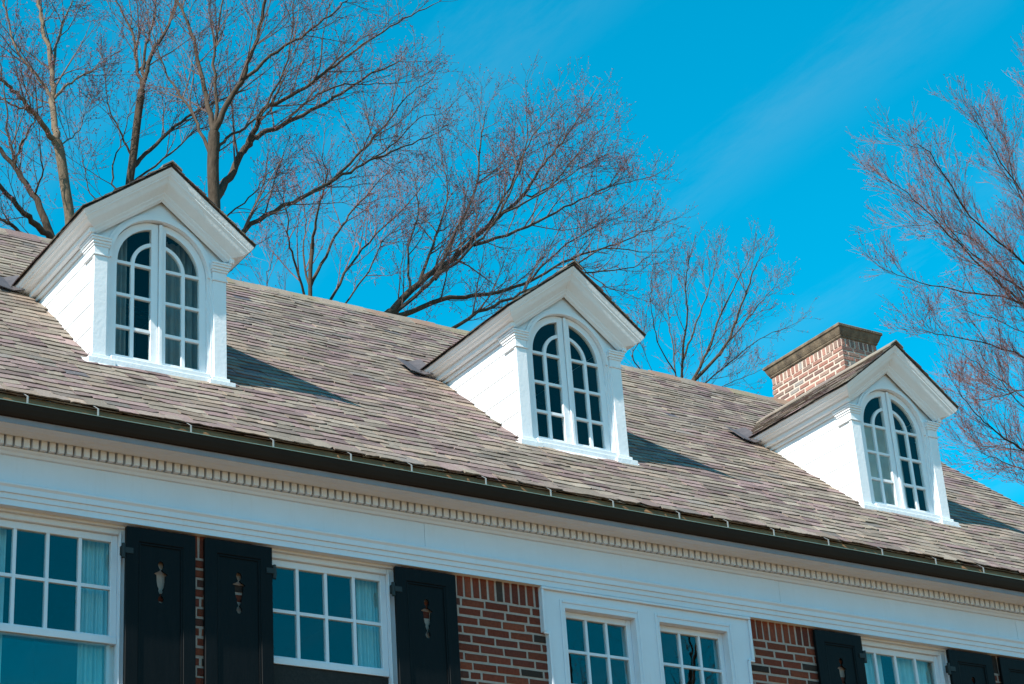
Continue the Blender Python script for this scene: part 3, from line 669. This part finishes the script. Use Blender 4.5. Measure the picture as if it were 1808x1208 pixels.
# ------------------------------------------------------------------ trees
def catmull(pts, n=5):
    P = [pts[0]*2-pts[1]]+pts+[pts[-1]*2-pts[-2]]; o = []
    for i in range(1, len(P)-2):
        for k in range(n):
            t = k/n; a, b_, c, d = P[i-1], P[i], P[i+1], P[i+2]
            o.append(.5*((2*b_)+(c-a)*t+(2*a-5*b_+4*c-d)*t*t+(3*b_-a-3*c+d)*t**3))
    o.append(pts[-1]); return o
UPV = Vector((0,0,1))
class Tree:
    def __init__(s, seed, spread=.62, up=.25, twig=1.0, dens=1.0, bud=1.0, reach=1.0, lk=1.0):
        s.reach = reach; s.lk = lk
        s.r = random.Random(seed); s.limbs = MB(); s.tw = MB(); s.bud = MB(); s.spread = spread; s.up = up; s.twl = twig; s.dens = dens; s.bd = bud
    def rv(s): r = s.r; return Vector((r.gauss(0,1), r.gauss(0,1), r.gauss(0,1)))
    def wander(s, p, d, ln, n, up, jit):
        pts = [p.copy()]; st = ln/n
        for _ in range(n):
            d = (d+s.rv()*jit+UPV*up).normalized(); p = p+d*st; pts.append(p.copy())
        return pts
    def child_dir(s, d, ang):
        a = d.cross(s.rv()).normalized(); return (d*math.cos(ang)+a*math.sin(ang)).normalized()
    def spawn(s, pts, rad, lvl, ln, t0=.15):
        r = s.r; n = len(pts)
        if lvl == 1: cnt = int(ln*2.9*s.dens)+3
        elif lvl == 2: cnt = int(ln*5.2*s.dens)+2
        else: cnt = int(ln*8.0*s.dens)+1
        for _ in range(cnt):
            t = t0+(1-t0)*(r.random()**.85); f = t*(n-1); i = min(int(f), n-2); p = pts[i].lerp(pts[i+1], f-i); d = (pts[i+1]-pts[i]).normalized(); rr = rad[i]*.62
            dd = self_dir = s.child_dir(d, r.gauss(s.spread, .16)); dd = (dd+UPV*s.up*.5).normalized()
            if lvl == 1:
                l = min(ln*.55, r.uniform(.7, 1.9))*(1.15-.78*t)*s.reach; q = s.wander(p, dd, l, 5, s.up*.22, .10); r0 = min(rr, .0045+.008*l); R_ = [r0+(.0030-r0)*k/5 for k in range(6)]
                s.tw.tube(q, R_, 4); s.spawn(q, R_, 2, l)
            elif lvl == 2:
                l = r.uniform(.25, .75)*(1.2-.5*t); q = s.wander(p, dd, l, 3, s.up*.25, .09); r0 = min(rr, .0038); R_ = [r0, r0*.8, r0*.65, .0020]
                s.tw.tube(q, R_, 3); s.spawn(q, R_, 3, l)
            else:
                l = r.uniform(.09, .26)*s.twl; q = s.wander(p, dd, l, 2, .1, .10); s.tw.tube(q, [.0022,.0019,.0015], 3)
                for z in q[1:]:
                    if r.random() < .72*s.bd: s.budat(z+s.rv()*.005, r.uniform(.007,.015))
        if lvl >= 2 and r.random() < s.bd: s.budat(pts[-1], .010)
    def budat(s, p, z):
        a = s.rv().normalized(); c = a.cross(s.rv()).normalized(); e = a.cross(c)
        s.bud.add([p+a*z*1.5, p-a*z*.8+c*z*.8, p-a*z*.8-c*z*.4+e*z*.7, p-a*z*.8-c*z*.4-e*z*.7], [(0,1,2),(0,2,3),(0,3,1),(1,3,2)])
    def limb(s, pts, r0, r1, kids=True, t0=.12):
        r0 *= .68*s.lk; r1 *= .55*s.lk
        q = catmull(pts, 5); n = len(q); L_ = sum((q[i+1]-q[i]).length for i in range(n-1))
        q = [p+s.rv()*.012 if 0 < i < n-1 else p for i, p in enumerate(q)]
        R_ = [r0+(r1-r0)*(i/(n-1))**.8 for i in range(n)]; s.limbs.tube(q, R_, 8)
        if kids: s.spawn(q, R_, 1, L_, t0)
        # carry on past the last traced point
        d = (q[-1]-q[-2]).normalized()
        e = s.wander(q[-1], d, .45, 4, .03, .1); s.tw.tube(e, [r1, r1*.8, r1*.6, .006, .003], 4)
        s.spawn(e, [r1*.8]*5, 2, .5)
    def finish(s, name, trunk_pts, tr, label, bark, twm=TWIG, group='bare trees standing behind the house'):
        base = trunk_pts[0]; e = bpy.data.objects.new(name, None); COL.objects.link(e); e.location = base
        tag(e, label, 'tree', group)
        t_lk = s.lk; t = MB(); q = catmull(trunk_pts, 6); n = len(q); t.tube(q, [tr[1]*(.72+.10*(1-i/(n-1)))*t_lk+(tr[0]-tr[1])*max(0, 1-p.z/12)**1.5 for i, p in enumerate(q)], 12)
        def cen(mb): mb.v = [(v[0]-base.x, v[1]-base.y, v[2]-base.z) for v in mb.v]
        cen(t); t.build('trunk', bark, e, smooth=True, fix=False)
        cen(s.limbs); s.limbs.build('limb', bark, e, smooth=True, fix=False)
        cen(s.tw); cr_ = s.tw.build('crown', twm, e, fix=False)
        cen(s.bud); s.bud.build('bud', BUD, cr_, fix=False)['kind'] = 'stuff'
        return e
def shift(limbs, dx): return [([(x+dx, y) for x, y in l_[0]], *l_[1:]) for l_ in limbs]
def trace(px, Y, drift=0.0):
    n = len(px); return [at(x, y, Y+drift*i/(max(1, n-1))) for i, (x, y) in enumerate(px)]
def tree(name, label, seed, Y, base_px, limbs, bark=BARK, twm=TWIG, tr=(.26,.13), **kw):
    t = Tree(seed, **kw); r = random.Random(seed+50)
    top = [at(x, y, Y) for x, y in base_px]          # from high point down to the hidden foot
    foot = top[-1].copy(); foot.z = 0; foot.x -= .5; n = 16
    low = [foot.lerp(top[-1], (i/n)**.9)+Vector((.12*math.sin(i*.7+seed), .12*math.cos(i*.6), 0))*(1-i/n) for i in range(n)]
    wood = [(to_px(p), p) for p in catmull(low+top[::-1], 8)]
    for px, r0, r1, *dr in limbs:                    # each limb springs from the nearest wood already there
        (bx, by), bp = min(wood, key=lambda w: (w[0][0]-px[0][0])**2+(w[0][1]-px[0][1])**2)
        pts = trace(px, bp.y, dr[0] if dr else r.uniform(-1.2, 1.6))
        if math.hypot(bx-px[0][0], by-px[0][1]) > 6: pts = [bp]+pts
        else: pts[0] = bp.copy()
        wood += [(to_px(p), p) for p in catmull(pts, 8)]
        t.limb(pts, r0, r1)
    return t.finish(name, low+top[::-1], tr, label, bark, twm)
tree('bare_tree', 'dark-limbed bare tree at the left edge, leaning left above the roof', 1, 10, [(92,425),(105,470)],
  [([(92,425),(70,365),(45,325),(0,262),(-60,200)],.085,.04,.4),([(92,425),(50,385),(15,345),(-40,280)],.075,.04,-.5),([(100,455),(48,418),(15,395),(-20,370)],.05,.03,0),([(25,300),(40,250),(60,215),(75,180)],.03,.012),
   ([(30,310),(15,240),(10,170),(0,110)],.03,.012),([(60,345),(75,300),(70,250)],.025,.01)], tr=(.24,.10))
tree('bare_tree', 'pale-barked bare tree with a forked trunk left of the leftmost dormer', 2, 12, [(98,248),(105,265),(115,330),(124,400)],
  [([(98,248),(95,190),(93,130),(78,50),(68,0),(60,-60)],.085,.035),([(98,248),(60,200),(30,165),(0,140),(-60,105)],.07,.03),([(95,185),(70,140),(35,100),(15,40),(5,-10)],.045,.02),
   ([(95,175),(125,145),(160,125),(185,108)],.035,.012),([(93,130),(100,80),(115,30),(132,-10)],.04,.015),([(60,200),(30,188),(-10,168)],.035,.015),([(100,260),(140,230),(150,190)],.02,.008)], bark=PBARK, tr=(.25,.10))
tree('bare_tree', 'slim dark bare tree rising behind the left slope of the leftmost dormer', 3, 13, [(250,160),(243,210),(236,270),(226,350)],
  [([(250,160),(265,100),(290,60),(305,20),(320,-20)],.06,.025),([(250,160),(240,110),(235,60),(215,20),(200,-15)],.05,.02),([(236,300),(275,255),(320,215),(370,185),(430,160)],.06,.02,.8),
   ([(224,372),(200,335),(203,280),(220,232),(232,200)],.03,.01),([(250,150),(257,90),(270,40),(278,-15)],.045,.02),([(230,330),(300,270),(350,230),(400,215)],.03,.01),([(238,280),(210,230),(190,180),(185,130)],.03,.01),([(225,390),(165,350),(150,300),(140,250)],.02,.008)], tr=(.2,.085))
tree('bare_tree', 'biggest bare tree, spreading limbs right from behind the leftmost dormer', 4, 11, [(378,235),(376,300),(379,375)],
  [([(378,235),(365,180),(350,110),(335,50),(305,-10)],.075,.03),([(378,235),(400,185),(425,145),(445,90),(465,20),(472,-40)],.08,.035),([(380,240),(383,180),(378,100),(386,40),(400,-30)],.05,.02),
   ([(378,358),(405,312),(430,268),(455,240),(500,220),(560,190),(600,165),(660,130),(705,108)],.10,.02,1.5),([(430,268),(455,220),(465,195),(530,160),(580,125),(640,80),(700,40),(765,8)],.07,.014,-1.),
   ([(425,145),(490,90),(540,60),(590,20),(625,-10)],.045,.015),([(376,285),(350,220),(320,170),(290,120),(270,60)],.045,.015),([(382,470),(430,408),(500,365),(580,325),(640,290),(700,265),(765,238)],.085,.016,1.2),
   ([(580,325),(640,265),(680,220),(720,170),(765,138)],.04,.010,1.),([(378,305),(395,250),(440,220),(480,180),(500,140)],.045,.012),([(500,220),(540,180),(600,150),(650,150),(720,145)],.035,.01),([(380,395),(440,350),(470,310),(500,290)],.022,.008),
   ([(465,195),(500,130),(515,70),(520,0)],.03,.012),([(640,290),(690,260),(740,210),(780,200)],.025,.008)], tr=(.34,.12))
tree('bare_tree', 'slender multi-stemmed bare tree above the ridge between the left two dormers', 5, 16, [(552,430),(548,480),(548,560)],
  [([(552,440),(560,380),(575,320),(570,270)],.045,.014),([(548,505),(580,440),(610,390),(650,340),(690,300)],.05,.014),([(548,560),(522,470),(510,420),(505,370),(490,330)],.04,.012),([(548,600),(600,500),(640,440),(700,380),(745,330)],.05,.014),
   ([(545,520),(535,450),(540,390),(530,340)],.035,.01),([(548,620),(650,480),(680,420),(720,400)],.03,.01),([(547,600),(480,530),(470,495),(480,460)],.02,.01)], tr=(.2,.052), twm=RTWIG)
tree('bare_tree', 'fan-shaped bare tree behind the middle dormer, its limbs sweeping up to the right', 6, 12, [(690,552),(672,570),(640,625)],
  [([(672,570),(740,500),(810,450),(860,400),(920,350),(960,290),(1000,240),(1048,165)],.095,.012,1.2),([(700,550),(760,500),(830,440),(880,380),(925,280),(930,190)],.06,.012,-.6),([(700,560),(780,530),(850,520),(930,500),(1010,455),(1090,430),(1165,398)],.085,.012,.6),
   ([(770,490),(800,420),(840,330),(850,240),(862,190)],.05,.011,1.),([(840,430),(930,400),(1010,360),(1080,330),(1150,312)],.045,.010,1.5),([(650,640),(770,595),(860,545),(920,520),(1000,480),(1060,440),(1145,445)],.07,.012,-.8),([(740,500),(770,420),(790,340),(780,270)],.045,.011),
   ([(920,350),(970,330),(1030,260),(1075,215)],.028,.008),([(860,400),(900,330),(940,240),(1000,180)],.035,.008),([(930,500),(990,440),(1050,400),(1120,350)],.028,.008),([(720,520),(720,440),(740,370),(730,310)],.035,.01),([(880,380),(960,340),(1020,300),(1080,270)],.03,.008),([(1000,480),(1060,480),(1120,470),(1160,440)],.025,.008),([(1010,455),(1060,500),(1110,520)],.02,.008)], tr=(.3,.11), dens=1.1)
tree('bare_tree', 'small broom-shaped bare tree beyond the ridge between middle dormer and chimney', 7, 18, [(1212,690),(1205,735)],
  [([(1205,695),(1205,630),(1212,560),(1210,500),(1218,455)],.075,.014),([(1212,690),(1250,620),(1270,560),(1300,500),(1325,455)],.07,.013),([(1218,690),(1280,610),(1310,540),(1330,480),(1345,448)],.08,.013),([(1222,695),(1290,640),(1340,600),(1402,572)],.05,.010),
   ([(1195,690),(1190,620),(1180,560),(1186,485)],.045,.012),([(1195,700),(1120,640),(1135,590),(1145,540)],.03,.010),([(1228,700),(1300,672),(1350,650)],.03,.010),([(1205,640),(1230,570),(1255,500),(1265,460)],.045,.011),([(1280,610),(1340,540),(1370,500)],.03,.009),([(1190,660),(1160,600),(1150,540),(1150,500)],.03,.010)], tr=(.24,.11), twm=TWIG, up=.32, dens=.95, spread=.5, reach=.7, lk=.8)
tree('bare_tree', 'reddish-twigged bare tree reaching in from the right edge of the photo', 8, 8.5, [(1950,470),(1946,580),(1944,680),(1962,900),(1990,1200)],
  shift([([(1890,880),(1808,832),(1747,790),(1708,762),(1672,730),(1640,690)],.06,.010,-.8),([(1880,660),(1780,560),(1704,493),(1640,430),(1560,350),(1515,318)],.07,.008,.6),([(1880,640),(1790,540),(1700,475),(1620,400),(1580,300)],.05,.008),
   ([(1880,560),(1790,400),(1715,285),(1665,205)],.055,.008),([(1880,520),(1815,340),(1785,230),(1772,120)],.05,.009),([(1880,720),(1760,690),(1690,705),(1640,700)],.04,.008),([(1875,600),(1750,460),(1660,380),(1590,270),(1548,255)],.05,.007),
   ([(1900,790),(1800,660),(1700,610),(1610,592),(1575,585)],.045,.007),([(1880,650),(1760,540),(1650,515),(1560,495),(1500,470)],.05,.007),([(1885,600),(1800,450),(1740,320),(1720,230)],.05,.008),([(1880,480),(1830,300),(1810,180),(1800,90)],.045,.01),
   ([(1900,850),(1820,760),(1740,690),(1680,640)],.04,.008),([(1900,900),(1850,820),(1760,800),(1700,790)],.035,.007),([(1900,760),(1850,640),(1740,580),(1640,545)],.04,.007),([(1780,560),(1690,440),(1610,400),(1535,400)],.03,.006),([(1880,700),(1800,600),(1780,480),(1760,400)],.04,.008),([(1900,900),(1800,850),(1720,815),(1660,790)],.035,.007),([(1900,820),(1780,740),(1700,660),(1640,620)],.035,.007),([(1890,940),(1810,880),(1750,850)],.03,.007)], 52),
  tr=(.28,.12), twm=RTWIG, up=.30, spread=.5, dens=1.38, bud=.6, twig=1.3, reach=.68, lk=.85)
# front-yard tree whose branches the paired window mirrors
t = Tree(21, dens=.6, bud=.2); f = Vector((14.6,-14.6,0)); top = Vector((14.3,-14.4,6.6)); rr = random.Random(5)
for i in range(14):
    a = i*.7+rr.uniform(-.3,.3); sp = rr.uniform(1.0,3.6)
    t.limb([top+Vector((0,0,-.6+.12*i)), top+Vector((math.cos(a)*sp*.4, math.sin(a)*sp*.4, 1.6)), top+Vector((math.cos(a)*sp*.9, math.sin(a)*sp*.9, 3.4)), top+Vector((math.cos(a)*sp*1.3, math.sin(a)*sp*1.3, 6.4))], .12, .03)
t.finish('bare_tree', [f.lerp(top, i/8) for i in range(9)], (.3,.16), 'bare front-yard tree, seen only mirrored in the panes of the paired window', BARK, group='bare trees in front of the house')
